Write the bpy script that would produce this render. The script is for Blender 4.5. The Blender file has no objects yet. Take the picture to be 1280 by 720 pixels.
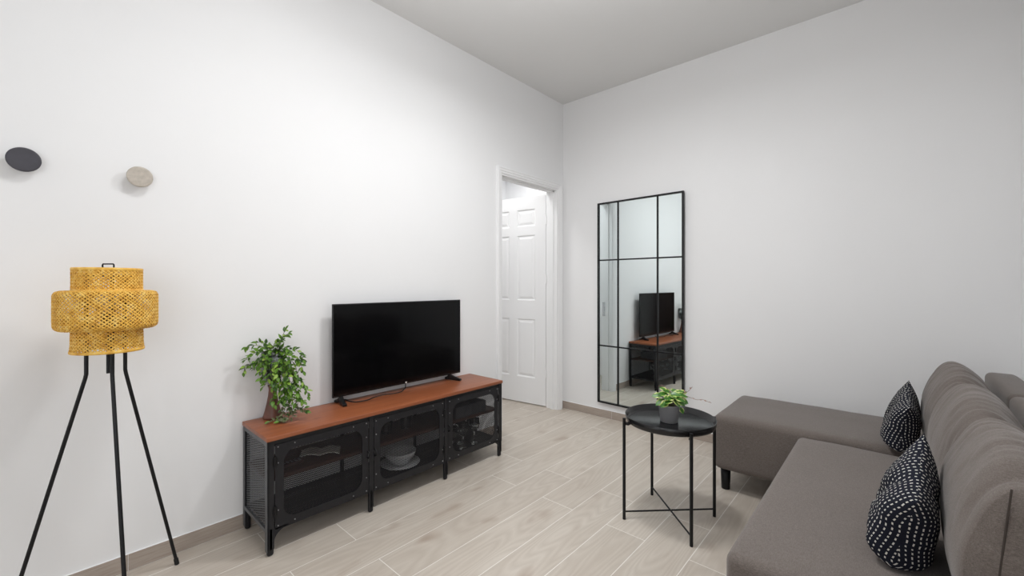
import bpy, math, random
from mathutils import Vector, noise
random.seed(7)
PI = math.pi
scene = bpy.context.scene
COL = scene.collection

# ------------------------------------------------------------------ helpers
class MB:
    """collects polygons in world coordinates; build() links them as one mesh object"""
    def __init__(s): s.v = []; s.f = []; s.m = []; s.sm = []; s.uv = None
    def add(s, vs, fs, smooth=False, mi=0):
        b = len(s.v); s.v += [tuple(p) for p in vs]
        for f in fs:
            s.f.append(tuple(b + i for i in f)); s.m.append(mi); s.sm.append(smooth)
        return b
    def box(s, a, b, smooth=False, mi=0):
        x0, y0, z0 = a; x1, y1, z1 = b
        s.add([(x0,y0,z0),(x1,y0,z0),(x1,y1,z0),(x0,y1,z0),(x0,y0,z1),(x1,y0,z1),(x1,y1,z1),(x0,y1,z1)],
              [(0,3,2,1),(4,5,6,7),(0,1,5,4),(1,2,6,5),(2,3,7,6),(3,0,4,7)], smooth, mi)
    def soft(s, a, b, r, n=4, mi=0, fn=None, extra=0):
        """box with rounded edges: grid on the six sides, edge lines packed into the rounding"""
        c = [(a[i]+b[i])/2 for i in range(3)]; h = [(b[i]-a[i])/2 for i in range(3)]
        def ticks(hh):
            t = [-hh + r*(1-math.cos(k/n*PI/2)) for k in range(n+1)]
            m = [-(hh-r) + 2*(hh-r)*k/(extra+1) for k in range(1, extra+1)]
            return t + m + [-q for q in reversed(t)]
        vid = {}; verts = []; faces = []
        def vert(p):
            k = tuple(round(q, 6) for q in p)
            if k not in vid:
                q = Vector([max(-(h[i]-r), min(h[i]-r, p[i])) for i in range(3)])
                d = Vector(p) - q
                o = q + d.normalized()*r if d.length > 1e-9 else Vector(p)
                w = Vector(c) + o
                if fn: w = Vector(fn(w, o, h))
                vid[k] = len(verts); verts.append(tuple(w))
            return vid[k]
        for ax in range(3):
            u, w = (ax+1) % 3, (ax+2) % 3
            tu, tw = ticks(h[u]), ticks(h[w])
            for sg in (-1, 1):
                for i in range(len(tu)-1):
                    for j in range(len(tw)-1):
                        q = []
                        for (ii, jj) in ((i,j),(i+1,j),(i+1,j+1),(i,j+1)):
                            p = [0,0,0]; p[ax] = sg*h[ax]; p[u] = tu[ii]; p[w] = tw[jj]
                            q.append(vert(p))
                        faces.append(tuple(q) if sg > 0 else tuple(reversed(q)))
        s.add(verts, faces, True, mi)
    def tube(s, pts, r, n=10, cap=True, mi=0, rs=None):
        pts = [Vector(p) for p in pts]; vs = []; fs = []
        t0 = (pts[1]-pts[0]).normalized()
        up = Vector((0,0,1)) if abs(t0.z) < .9 else Vector((1,0,0))
        nx = t0.cross(up).normalized()
        for i, p in enumerate(pts):
            t = (pts[min(i+1, len(pts)-1)] - pts[max(i-1, 0)]).normalized()
            nx = (nx - t*nx.dot(t)).normalized(); ny = t.cross(nx)
            rr = rs[i] if rs else r
            for k in range(n):
                a = 2*PI*k/n; vs.append(p + nx*(rr*math.cos(a)) + ny*(rr*math.sin(a)))
        for i in range(len(pts)-1):
            for k in range(n):
                k2 = (k+1) % n
                fs.append((i*n+k, i*n+k2, (i+1)*n+k2, (i+1)*n+k))
        s.add(vs, fs, True, mi)
        if cap:
            L = len(pts)-1
            s.add(vs[:n], [tuple(reversed(range(n)))], False, mi); s.add(vs[L*n:], [tuple(range(n))], False, mi)
    def lathe(s, prof, c, n=40, mi=0, axis='z', smooth=True, close=False):
        vs = []; fs = []; m = len(prof)
        for (r, z) in prof:
            for k in range(n):
                a = 2*PI*k/n
                if axis == 'z': vs.append((c[0]+r*math.cos(a), c[1]+r*math.sin(a), c[2]+z))
                else: vs.append((c[0]+z, c[1]+r*math.cos(a), c[2]+r*math.sin(a)))
        rng = m if close else m-1
        for i in range(rng):
            j = (i+1) % m
            for k in range(n):
                k2 = (k+1) % n
                fs.append((i*n+k, i*n+k2, j*n+k2, j*n+k))
        s.add(vs, fs, smooth, mi)
    def bar(s, p, q, w, t, nrm, mi=0):
        """flat bar p->q, width w in the plane, thickness t along nrm"""
        p, q, nrm = Vector(p), Vector(q), Vector(nrm).normalized()
        d = (q-p).normalized(); sd = d.cross(nrm).normalized()*(w/2); nn = nrm*(t/2)
        v = [p-sd-nn, p+sd-nn, p+sd+nn, p-sd+nn, q-sd-nn, q+sd-nn, q+sd+nn, q-sd+nn]
        s.add(v, [(0,1,5,4),(1,2,6,5),(2,3,7,6),(3,0,4,7),(0,3,2,1),(4,5,6,7)], False, mi)
    def build(s, name, mats, parent=None, bevel=0):
        me = bpy.data.meshes.new(name)
        off = Vector((0,0,0))
        o = parent
        while o is not None:
            off += o.location; o = o.parent
        me.from_pydata([tuple(Vector(p)-off) for p in s.v], [], s.f)
        if not isinstance(mats, (list, tuple)): mats = [mats]
        for m in mats: me.materials.append(m)
        for i, p in enumerate(me.polygons):
            p.material_index = s.m[i]; p.use_smooth = s.sm[i]
        if s.uv is not None:
            ul = me.uv_layers.new(name='UVMap')
            for lp in me.loops: ul.data[lp.index].uv = s.uv[lp.vertex_index]
        me.update()
        ob = bpy.data.objects.new(name, me); COL.objects.link(ob)
        if parent is not None: ob.parent = parent
        if bevel:
            b = ob.modifiers.new('Bevel', 'BEVEL'); b.width = bevel; b.segments = 2; b.limit_method = 'ANGLE'
        return ob

def thing(name, loc, label, cat, group=None):
    o = bpy.data.objects.new(name, None); COL.objects.link(o)
    o.location = loc; o.empty_display_size = .1
    tag(o, label, cat, group); return o
def tag(o, label, cat, group=None):
    o['label'] = label; o['category'] = cat
    if group: o['group'] = group
    return o
def struct(o):
    o['kind'] = 'structure'; return o

# ------------------------------------------------------------------ materials
class NT:
    def __init__(s, name):
        s.mat = bpy.data.materials.new(name); s.mat.use_nodes = True
        s.t = s.mat.node_tree; s.n = s.t.nodes; s.l = s.t.links
        s.b = s.n['Principled BSDF']
    def node(s, typ, **kw):
        n = s.n.new(typ)
        for k, v in kw.items():
            if k == 'op': n.operation = v
            elif k.startswith('i'):
                key = k[1:]; n.inputs[int(key) if key.isdigit() else key].default_value = v
            else: setattr(n, k, v)
        return n
    def link(s, a, b): s.l.new(a, b)
    def math(s, op, a, b=None, c=None):
        n = s.n.new('ShaderNodeMath'); n.operation = op
        for i, v in enumerate((a, b, c)):
            if v is None: continue
            if isinstance(v, (int, float)): n.inputs[i].default_value = v
            else: s.l.new(v, n.inputs[i])
        return n.outputs[0]
    def mix(s, fac, a, b, mode='MIX'):
        n = s.n.new('ShaderNodeMix'); n.data_type = 'RGBA'; n.blend_type = mode
        for i, v in ((0, fac), (6, a), (7, b)):
            if hasattr(v, 'is_linked'): s.l.new(v, n.inputs[i])
            elif i == 0: n.inputs[0].default_value = v
            else: n.inputs[i].default_value = (*v, 1) if len(v) == 3 else v
        return n.outputs[2]
    def coord(s, kind='Object', scale=(1,1,1)):
        tc = s.n.new('ShaderNodeTexCoord'); mp = s.n.new('ShaderNodeMapping')
        mp.inputs['Scale'].default_value = scale; s.l.new(tc.outputs[kind], mp.inputs[0]); return mp.outputs[0]
    def noise(s, vec, scale, detail=3, rough=.5):
        n = s.n.new('ShaderNodeTexNoise'); n.inputs['Scale'].default_value = scale
        n.inputs['Detail'].default_value = detail; n.inputs['Roughness'].default_value = rough
        s.l.new(vec, n.inputs['Vector']); return n.outputs['Fac']
    def ramp(s, fac, stops):
        n = s.n.new('ShaderNodeValToRGB'); s.l.new(fac, n.inputs[0]); e = n.color_ramp.elements
        while len(e) < len(stops): e.new(.5)
        for i, (p, c) in enumerate(stops): e[i].position = p; e[i].color = (*c, 1)
        return n.outputs[0]
    def bump(s, h, strength, dist=.01):
        n = s.n.new('ShaderNodeBump'); n.inputs['Strength'].default_value = strength
        n.inputs['Distance'].default_value = dist; s.l.new(h, n.inputs['Height'])
        s.l.new(n.outputs[0], s.b.inputs['Normal'])
    def set(s, **kw):
        for k, v in kw.items():
            k = k.replace('_', ' '); i = s.b.inputs[k]
            if hasattr(v, 'is_linked'): s.l.new(v, i)
            else: i.default_value = (*v, 1) if isinstance(v, tuple) and len(v) == 3 else v
        return s

def plain(name, col, rough=.5, metal=0., spec=.5, var=.06, scale=30, bump=0):
    t = NT(name); co = t.coord()
    n = t.noise(co, scale, 4)
    lo = tuple(c*(1-var) for c in col); hi = tuple(min(1, c*(1+var)) for c in col)
    t.set(Base_Color=t.ramp(n, [(.3, lo), (.7, hi)]), Roughness=rough, Metallic=metal, Specular_IOR_Level=spec)
    if bump: t.bump(t.noise(co, scale*8, 2), bump, .003)
    return t.mat

def mat_floor():
    t = NT('oak_look_floor_tile'); tc = t.n.new('ShaderNodeTexCoord'); sp = t.n.new('ShaderNodeSeparateXYZ')
    t.link(tc.outputs['Object'], sp.inputs[0]); X, Y = sp.outputs[0], sp.outputs[1]
    PIT, LEN = .2065, 1.225
    u = t.math('DIVIDE', t.math('ADD', X, 1.505), PIT); row = t.math('FLOOR', u)
    fu = t.math('SUBTRACT', u, row)
    odd = t.math('ABSOLUTE', t.math('MODULO', row, 2.0))
    v = t.math('DIVIDE', t.math('SUBTRACT', Y, t.math('ADD', t.math('MULTIPLY', odd, .30), .705)), LEN)
    ci = t.math('FLOOR', v); fv = t.math('SUBTRACT', v, ci)
    du = t.math('MULTIPLY', t.math('MINIMUM', fu, t.math('SUBTRACT', 1.0, fu)), PIT)
    dv = t.math('MULTIPLY', t.math('MINIMUM', fv, t.math('SUBTRACT', 1.0, fv)), LEN)
    dist = t.math('MINIMUM', du, dv)
    grout = t.math('LESS_THAN', dist, .0017)
    cid = t.n.new('ShaderNodeCombineXYZ'); t.link(row, cid.inputs[0]); t.link(ci, cid.inputs[1])
    wn = t.n.new('ShaderNodeTexWhiteNoise'); wn.noise_dimensions = '3D'; t.link(cid.outputs[0], wn.inputs[0])
    rnd = wn.outputs['Value']
    # grain coordinates, shifted per tile
    cc = t.n.new('ShaderNodeCombineXYZ')
    t.link(t.math('ADD', X, t.math('MULTIPLY', rnd, 7.3)), cc.inputs[0]); t.link(t.math('ADD', Y, t.math('MULTIPLY', rnd, 31.0)), cc.inputs[1])
    def mapped(sc):
        m = t.n.new('ShaderNodeMapping'); m.inputs['Scale'].default_value = sc; t.link(cc.outputs[0], m.inputs[0]); return m.outputs[0]
    big = t.noise(mapped((9, 2.2, 1)), 1.0, 3, .55)
    fine = t.noise(mapped((150, 5, 1)), 1.0, 4, .6)
    # cathedral rings: contour lines of a stretched noise
    ring = t.math('FRACT', t.math('MULTIPLY', t.noise(mapped((7, .9, 1)), 1.0, 1, .4), 17.0))
    ring = t.math('ABSOLUTE', t.math('SUBTRACT', ring, .5))
    knot = t.noise(mapped((7, 3.2, 1)), 1.0, 2, .5)
    base = t.mix(rnd, (.50,.445,.385), (.60,.545,.48))
    c = t.mix(t.math('MULTIPLY', t.math('SUBTRACT', big, .33), 1.35), base, (.385,.315,.255))
    c = t.mix(t.math('MULTIPLY', fine, .58), c, (.68,.63,.56))
    c = t.mix(t.math('MULTIPLY', ring, .60), c, (.37,.31,.255))
    kn = t.n.new('ShaderNodeMapRange'); kn.inputs[1].default_value = .62; kn.inputs[2].default_value = .76; t.link(knot, kn.inputs[0])
    c = t.mix(t.math('MULTIPLY', kn.outputs[0], .5), c, (.30,.21,.155))
    c = t.mix(grout, c, (.80,.77,.72))
    t.set(Base_Color=c, Roughness=t.math('ADD', t.math('MULTIPLY', fine, .12), .36), Specular_IOR_Level=.45)
    h = t.math('SUBTRACT', t.math('MULTIPLY', fine, .25), grout)
    t.bump(h, .12, .002)
    return t.mat

def mat_basetile():
    t = NT('baseboard_tile'); co = t.coord(scale=(3, 3, 60))
    n = t.noise(co, 3, 4, .6)
    t.set(Base_Color=t.ramp(n, [(.3, (.33,.275,.235)), (.7, (.44,.38,.33))]), Roughness=.45)
    return t.mat

def mat_fabric(name, c0, c1, c2):
    t = NT(name); co = t.coord()
    a = t.noise(t.coord(scale=(700, 90, 700)), 1.0, 3, .7)
    b = t.noise(t.coord(scale=(120, 800, 320)), 1.0, 3, .7)
    big = t.noise(co, 9, 3)
    w = t.math('MULTIPLY', t.math('ADD', a, b), .5)
    c = t.ramp(w, [(.36, c0), (.5, c1), (.66, c2)])
    c = t.mix(t.math('MULTIPLY', big, .18), c, c0)
    t.set(Base_Color=c, Roughness=.95, Specular_IOR_Level=.1, Sheen_Weight=.25, Sheen_Roughness=.5)
    t.bump(w, .35, .002)
    return t.mat

def mat_wood():
    t = NT('stained_pine'); 
    g = t.noise(t.coord(scale=(60, 2.2, 30)), 1.0, 4, .6)
    b = t.noise(t.coord(scale=(9, 1.6, 4)), 1.0, 2, .5)
    k = t.noise(t.coord(scale=(16, 7, 6)), 1.0, 1, .5)
    c = t.ramp(g, [(.25, (.20,.054,.018)), (.5, (.325,.096,.034)), (.75, (.44,.15,.058))])
    c = t.mix(t.math('MULTIPLY', b, .6), c, (.19,.058,.026))
    kn = t.n.new('ShaderNodeMapRange'); kn.inputs[1].default_value = .74; kn.inputs[2].default_value = .82; t.link(k, kn.inputs[0])
    c = t.mix(t.math('MULTIPLY', kn.outputs[0], .75), c, (.07,.025,.015))
    t.set(Base_Color=c, Roughness=.38, Specular_IOR_Level=.5)
    t.bump(g, .08, .002)
    return t.mat

def mat_pillow():
    t = NT('navy_dashed_cotton'); uv = t.n.new('ShaderNodeTexCoord'); sp = t.n.new('ShaderNodeSeparateXYZ')
    t.link(uv.outputs['UV'], sp.inputs[0]); U, V = sp.outputs[0], sp.outputs[1]
    nz = t.noise(uv.outputs['UV'], 12, 2)
    u = t.math('ADD', t.math('MULTIPLY', U, 70.0), t.math('MULTIPLY', nz, .6))
    ru = t.math('FLOOR', u)
    cu = t.n.new('ShaderNodeCombineXYZ'); t.link(ru, cu.inputs[0])
    wn = t.n.new('ShaderNodeTexWhiteNoise'); t.link(cu.outputs[0], wn.inputs[0])
    v = t.math('ADD', t.math('ADD', t.math('MULTIPLY', V, 74.0), t.math('MULTIPLY', wn.outputs['Value'], 5.0)), t.math('MULTIPLY', nz, 1.5))
    fu = t.math('ABSOLUTE', t.math('SUBTRACT', t.math('FRACT', u), .5)); fv = t.math('ABSOLUTE', t.math('SUBTRACT', t.math('FRACT', v), .5))
    cv = t.n.new('ShaderNodeCombineXYZ'); t.link(ru, cv.inputs[0]); t.link(t.math('FLOOR', v), cv.inputs[1])
    w2 = t.n.new('ShaderNodeTexWhiteNoise'); t.link(cv.outputs[0], w2.inputs[0])
    ln = t.math('ADD', t.math('MULTIPLY', w2.outputs['Value'], .14), .17)
    m = t.math('MULTIPLY', t.math('LESS_THAN', fu, .13), t.math('LESS_THAN', fv, ln))
    wv = t.noise(t.coord(scale=(900, 900, 900)), 1.0, 2)
    dark = t.ramp(wv, [(.3, (.006,.007,.013)), (.7, (.018,.020,.032))])
    c = t.mix(m, dark, (.62,.61,.57))
    t.set(Base_Color=c, Roughness=.9, Specular_IOR_Level=.15)
    t.bump(wv, .25, .002)
    return t.mat

def mat_leaf(name, a, b):
    t = NT(name); n = t.noise(t.coord(), 45, 2)
    t.set(Base_Color=t.ramp(n, [(.3, a), (.7, b)]), Roughness=.45, Specular_IOR_Level=.4, Subsurface_Weight=0.)
    return t.mat

def mat_pothos():
    t = NT('variegated_leaf'); uv = t.n.new('ShaderNodeTexCoord'); sp = t.n.new('ShaderNodeSeparateXYZ'); t.link(uv.outputs['UV'], sp.inputs[0])
    d = t.math('ABSOLUTE', t.math('SUBTRACT', sp.outputs[0], .5))
    n = t.noise(t.coord(), 60, 3)
    e = t.math('ADD', d, t.math('MULTIPLY', t.math('SUBTRACT', n, .5), .55))
    c = t.ramp(e, [(.0, (.030,.115,.012)), (.25, (.060,.20,.018)), (.36, (.46,.56,.13)), (.5, (.72,.72,.40))])
    t.set(Base_Color=c, Roughness=.35, Specular_IOR_Level=.45); return t.mat

def mat_bamboo():
    t = NT('bamboo_strip'); n = t.noise(t.coord(scale=(40, 40, 40)), 1.0, 3)
    t.set(Base_Color=t.ramp(n, [(.25, (.58,.29,.04)), (.5, (.80,.46,.075)), (.78, (.92,.66,.20))]), Roughness=.5, Specular_IOR_Level=.35)
    return t.mat

def mat_glass(name, col=(.95,.98,.97), rough=.02):
    t = NT(name); n = t.noise(t.coord(), 20, 1)
    t.set(Base_Color=t.mix(n, col, tuple(min(1, c*1.02) for c in col)), Roughness=rough, IOR=1.45, Transmission_Weight=1.0); return t.mat

def mat_mirror():
    t = NT('silvered_glass'); n = t.noise(t.coord(), 1.5, 1)
    t.set(Base_Color=t.ramp(n, [(.3, (.76,.825,.83)), (.7, (.77,.835,.835))]), Roughness=.004, Metallic=1.0); return t.mat

def mat_paint(name, col, b=.06):
    t = NT(name); co = t.coord(); n = t.noise(co, 1.6, 3)
    t.set(Base_Color=t.ramp(n, [(.3, tuple(c*.985 for c in col)), (.7, col)]), Roughness=.85, Specular_IOR_Level=.2)
    t.bump(t.noise(co, 220, 3), b, .002); return t.mat

M = dict(
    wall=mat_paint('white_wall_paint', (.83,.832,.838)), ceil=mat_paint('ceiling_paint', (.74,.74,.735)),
    floor=mat_floor(), base=mat_basetile(), gloss=mat_paint('white_gloss_paint', (.86,.862,.868), .0),
    fabric=mat_fabric('taupe_weave', (.105,.088,.078), (.155,.132,.119), (.225,.196,.18)),
    wood=mat_wood(), shelfwood=plain('dark_stained_shelf', (.085,.035,.022), .5, var=.2, scale=25),
    black=plain('black_powder_coat', (.0055,.0055,.0065), .42, 0, .3, .15),
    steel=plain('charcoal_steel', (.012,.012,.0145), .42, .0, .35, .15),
    steel_sheen=plain('steel_painted_sheen', (.095,.098,.105), .42, .2, .4, .1),  # same black steel, lightened to paint in the sheen on the near end
    rivet=plain('zinc_rivet', (.35,.35,.36), .35, .9, .5),
    screen=plain('black_screen', (.002,.002,.0025), .12, 0, .22, .1), tvplastic=plain('black_gloss_plastic', (.005,.005,.0055), .35, 0, .35),
    bamboo=mat_bamboo(), hookdark=plain('charcoal_wood_stain', (.052,.050,.062), .6, var=.1), hookpale=plain('pale_ash', (.47,.425,.37), .6, var=.12, scale=60),
    pillow=mat_pillow(), mirror=mat_mirror(), glass=mat_glass('clear_glass'), smoke=mat_glass('frosted_goblet_glass', (.86,.92,.93), .30),
    terracotta=plain('brown_glazed_clay', (.13,.048,.030), .45, var=.3, scale=18), pot=plain('grey_plant_pot', (.27,.27,.28), .45, var=.04),
    soil=plain('potting_soil', (.03,.02,.014), .95, var=.4, scale=120, bump=.5),
    leaf_dark=mat_leaf('leaf_dark', (.022,.062,.008), (.050,.125,.014)), leaf_mid=mat_leaf('leaf_mid', (.070,.170,.012), (.13,.26,.025)),
    leaf_light=mat_leaf('leaf_light', (.18,.32,.035), (.30,.44,.07)), leaf_dry=mat_leaf('leaf_olive', (.075,.085,.035), (.13,.14,.06)),
    stem=plain('plant_stem', (.10,.11,.045), .6), twig=plain('pink_twig', (.25,.15,.12), .6), moss=plain('moss', (.03,.055,.015), .95, var=.5, scale=90, bump=.6),
    pothos=mat_pothos(), porcelain=plain('white_porcelain', (.80,.81,.82), .2, var=.02), organiser=plain('dark_plastic_tray', (.085,.087,.095), .5),
    paper=plain('printed_paper', (.72,.70,.64), .6, var=.15, scale=40), chrome=plain('brushed_chrome', (.62,.62,.63), .25, 1.0), rubber=plain('black_rubber', (.012,.012,.012), .7),
    tray=plain('black_satin_tray', (.008,.008,.009), .24, 0, .45, .1),
    seam=plain('seam_groove_shade', (.062,.052,.046), .95, 0, .1),  # fabric colour darkened to paint the shadow in the seam groove
    white_mark=plain('pale_emblem', (.75,.74,.72), .4), blackwood=plain('black_lacquered_leg', (.006,.006,.0065), .38, 0, .3), lampwhite=plain('opal_bulb', (.8,.8,.78), .3),
)

# ------------------------------------------------------------------ room shell
XL, XR, YB, YF, ZC = -2.44, .50, 3.46, -2.7, 3.015
DY0, DY1, DZ = 2.552, 3.372, 2.165      # door opening in the left wall
WT = .12
HX, HY0, HY1 = -4.0, 1.9, 4.3        # hall beyond the door
def quadbox(name, a, b, mat): m = MB(); m.box(a, b); return struct(m.build(name, mat))
quadbox('floor', (HX-.1, YF-.1, -.1), (XR+.1, HY1+.1, 0), M['floor'])
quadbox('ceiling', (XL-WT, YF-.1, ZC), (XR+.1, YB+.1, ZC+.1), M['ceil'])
m = MB()
m.box((XL-WT, YF, 0), (XL, DY0, ZC)); m.box((XL-WT, DY0, DZ), (XL, DY1, ZC)); m.box((XL-WT, DY1, 0), (XL, YB, ZC))
struct(m.build('wall_left', M['wall']))
quadbox('wall_back', (XL-WT, YB, 0), (XR+.1, YB+.1, ZC), M['wall'])
vy0, vy1, vz0, vz1 = -2.1, -.3, .6, 2.2
m = MB()
m.box((XR, YF, 0), (XR+.1, vy0, ZC)); m.box((XR, vy1, 0), (XR+.1, YB, ZC)); m.box((XR, vy0, 0), (XR+.1, vy1, vz0)); m.box((XR, vy0, vz1), (XR+.1, vy1, ZC))
struct(m.build('wall_right', M['wall']))
m = MB(); wx0, wx1, wz0, wz1 = -2.2, -1.2, .7, 2.3
ex0, ex1, ez1 = -.95, -.08, 2.08
m.box((XL-WT, YF-.1, 0), (wx0, YF, ZC)); m.box((wx1, YF-.1, 0), (ex0, YF, ZC)); m.box((ex1, YF-.1, 0), (XR+.1, YF, ZC))
m.box((wx0, YF-.1, 0), (wx1, YF, wz0)); m.box((wx0, YF-.1, wz1), (wx1, YF, ZC)); m.box((ex0, YF-.1, ez1), (ex1, YF, ZC))
struct(m.build('wall_front', M['wall']))
def window(name, P, w, h):
    m = MB()
    def bx(u0, u1, z0, z1, d0, d1): m.box(tuple(min(a, b) for a, b in zip(P(u0, d0, z0), P(u1, d1, z1))), tuple(max(a, b) for a, b in zip(P(u0, d0, z0), P(u1, d1, z1))))
    for (a, b, c, d) in ((0, .06, 0, h), (w-.06, w, 0, h), (.06, w-.06, 0, .06), (.06, w-.06, h-.06, h), (w/2-.03, w/2+.03, .06, h-.06)): bx(a, b, c, d, .02, .08)
    f = struct(m.build(name, M['gloss']))
    m = MB(); bx(.06, w-.06, .06, h-.06, .048, .052); struct(m.build('window_pane', M['glass'], f))
window('window_1', lambda u, d, z: (wx0+u, YF-d, wz0+z), wx1-wx0, wz1-wz0)
window('added_window', lambda u, d, z: (XR+d, vy0+u, vz0+z), vy1-vy0, vz1-vz0)  # added window, unseen, made to hold the side fill light
m = MB(); m.box((ex0, YF-.07, .004), (ex1, YF-.03, ez1))
for (a, b) in ((.15, .95), (1.1, 1.9)):
    for (u0, u1) in ((ex0+.1, ex0+.40), (ex1-.40, ex1-.1)): m.box((u0, YF-.032, a), (u1, YF-.022, b))
struct(m.build('door_2', M['shelfwood'], bevel=.004))
# hall shell
HZ = 2.75
quadbox('wall_hall_end', (HX-.1, HY1, 0), (XL-WT, HY1+.1, HZ), M['wall'])
quadbox('wall_hall_side', (HX-.1, HY0, 0), (HX, HY1, HZ), M['wall'])
quadbox('wall_hall_near', (HX-.1, HY0-.1, 0), (XL-WT, HY0, HZ), M['wall'])
quadbox('wall_hall_return', (XL-WT, YB+.1, 0), (XL-.02, HY1+.1, HZ), M['wall'])
quadbox('ceiling_hall', (HX-.1, HY0-.1, HZ), (XL-WT, HY1+.1, HZ+.1), M['wall'])
# tiled baseboards with pale joints
def baseboard(name, p, q, nrm, joints):
    m = MB(); p, q, nrm = Vector(p), Vector(q), Vector(nrm); d = (q-p); L = d.length; d.normalize()
    cuts = [0] + joints + [L]
    for a, b in zip(cuts[:-1], cuts[1:]):
        A, B = p+d*(a+.001), p+d*(b-.001)
        lo = [min(A[i], B[i], (A+nrm*.009)[i], (B+nrm*.009)[i]) for i in range(3)]; hi = [max(A[i], B[i], (A+nrm*.009)[i], (B+nrm*.009)[i]) for i in range(3)]
        m.box((lo[0], lo[1], 0.002), (hi[0], hi[1], .073))
    lo = [min(p[i], q[i], (p+nrm*.0075)[i], (q+nrm*.0075)[i]) for i in range(3)]; hi = [max(p[i], q[i], (p+nrm*.0075)[i], (q+nrm*.0075)[i]) for i in range(3)]
    m.box((lo[0], lo[1], 0), (hi[0], hi[1], .074), mi=1)
    return struct(m.build(name, [M['base'], M['gloss']]))
baseboard('baseboard_left', (XL, YF, 0), (XL, DY0-.065, 0), (1,0,0), [.5, 1.72, 2.94, 4.16])
baseboard('baseboard_back', (XL, YB, 0), (XR, YB, 0), (0,-1,0), [.54, 1.76])
baseboard('baseboard_right', (XR, YF, 0), (XR, YB, 0), (-1,0,0), [.5, 1.72, 2.94, 4.16, 5.4])
# door casing: stepped moulding round the opening, and jamb lining
m = MB()
CW = .056
prof = [(.006,.0),(.006,.011),(.012,.013),(.022,.013),(.026,.018),(.040,.019),(.047,.023),(CW-.004,.023),(CW,.018),(CW,.0)]
vs = []
for (w, t) in prof: vs += [(XL+t, DY0-w+.012, 0), (XL+t, DY0-w+.012, DZ+w-.012), (XL+t, DY1+w-.012, DZ+w-.012), (XL+t, DY1+w-.012, 0)]
m.add(vs, [(4*i+k, 4*i+k+1, 4*i+k+5, 4*i+k+4) for i in range(len(prof)-1) for k in range(3)])
struct(m.build('trim_1', M['gloss']))
m = MB()
J = .02
m.box((XL-WT-.01, DY0, 0), (XL+.004, DY0+J, DZ-J)); m.box((XL-WT-.01, DY1-J, 0), (XL+.004, DY1, DZ-J)); m.box((XL-WT-.01, DY0, DZ-J), (XL+.004, DY1, DZ))
m.box((XL-.075, DY0+J, 0), (XL-.035, DY0+J+.012, DZ-J)); m.box((XL-.075, DY1-J-.012, 0), (XL-.035, DY1-J, DZ-J)); m.box((XL-.075, DY0+J, DZ-J-.012), (XL-.035, DY1-J, DZ-J))
jam = struct(m.build('trim_2', M['gloss']))
m = MB(); m.box((XL-.118, DY0+J, .86), (XL-.08, DY0+J+.003, 1.02)); m.box((XL-.112, DY0+J+.003, .92), (XL-.088, DY0+J+.006, .97)); struct(m.build('strike_plate', M['chrome'], jam))

# six panel door leaf, hinged at the far jamb and standing open into the hall
def make_door():
    W, H, T = .775, 2.115, .036
    hinge = Vector((-2.578, 3.352, .012)); ang = math.atan2(-.075, -.549)
    ex = Vector((math.cos(ang), math.sin(ang), 0)); ey = Vector((ex.y, -ex.x, 0))   # ey: out of the face away from the camera side
    if ey.y < 0: ey = -ey
    def P(u, d, z): return hinge + ex*u + ey*d + Vector((0,0,z))
    m = MB()
    us = [0, .12, .342, .438, .66, W]; cols = [(1,2),(3,4)]
    zs = [0, .26, .86, 1.05, 1.72, 1.81, 1.985, H]; rows = [(1,2),(3,4),(5,6)]
    for side, d0, sg in ((0, 0, 1), (1, T, -1)):
        for i in range(len(us)-1):
            for j in range(len(zs)-1):
                u0, u1, z0, z1 = us[i], us[i+1], zs[j], zs[j+1]
                if i in (1, 3) and j in (1, 3, 5):
                    # bevelled recess and raised field
                    rings = []
                    for ins, dep in ((0, 0), (.012, .009), (.018, .009), (.040, .002), (.044, .002)):
                        rings.append([P(u0+ins, d0+sg*dep, z0+ins), P(u1-ins, d0+sg*dep, z0+ins), P(u1-ins, d0+sg*dep, z1-ins), P(u0+ins, d0+sg*dep, z1-ins)])
                    for a, b in zip(rings[:-1], rings[1:]):
                        for k in range(4):
                            k2 = (k+1) % 4; m.add([a[k], a[k2], b[k2], b[k]], [(0,1,2,3)])
                    m.add(rings[-1], [(0,1,2,3)])
                else:
                    m.add([P(u0,d0,z0), P(u1,d0,z0), P(u1,d0,z1), P(u0,d0,z1)], [(0,1,2,3)])
    for (u, v) in (((0,0),(0,H)), ((W,0),(W,H))):
        m.add([P(u[0],0,0), P(u[0],T,0), P(u[0],T,H), P(u[0],0,H)], [(0,1,2,3)])
    m.add([P(0,0,0), P(W,0,0), P(W,T,0), P(0,T,0)], [(0,1,2,3)]); m.add([P(0,0,H), P(W,0,H), P(W,T,H), P(0,T,H)], [(0,1,2,3)])
    d = struct(m.build('door_1', M['gloss']))
    for z in (.33, 1.27, 1.86):
        h = MB(); h.tube([P(-.010, -.002, z-.045), P(-.010, -.002, z+.045)], .008, 10)
        h.box(tuple(P(-.03, -.001, z-.045)), tuple(P(-.03, -.001, z-.045)+Vector((.03, .004, .09))))
        struct(h.build('hinge', M['gloss'], d))
    h = MB(); h.tube([P(W-.06, 0, 1.0), P(W-.06, -.045, 1.0), P(W-.10, -.05, 1.0), P(W-.18, -.05, 1.0)], .009, 10)
    struct(h.build('door_handle', M['chrome'], d))
make_door()

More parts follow.
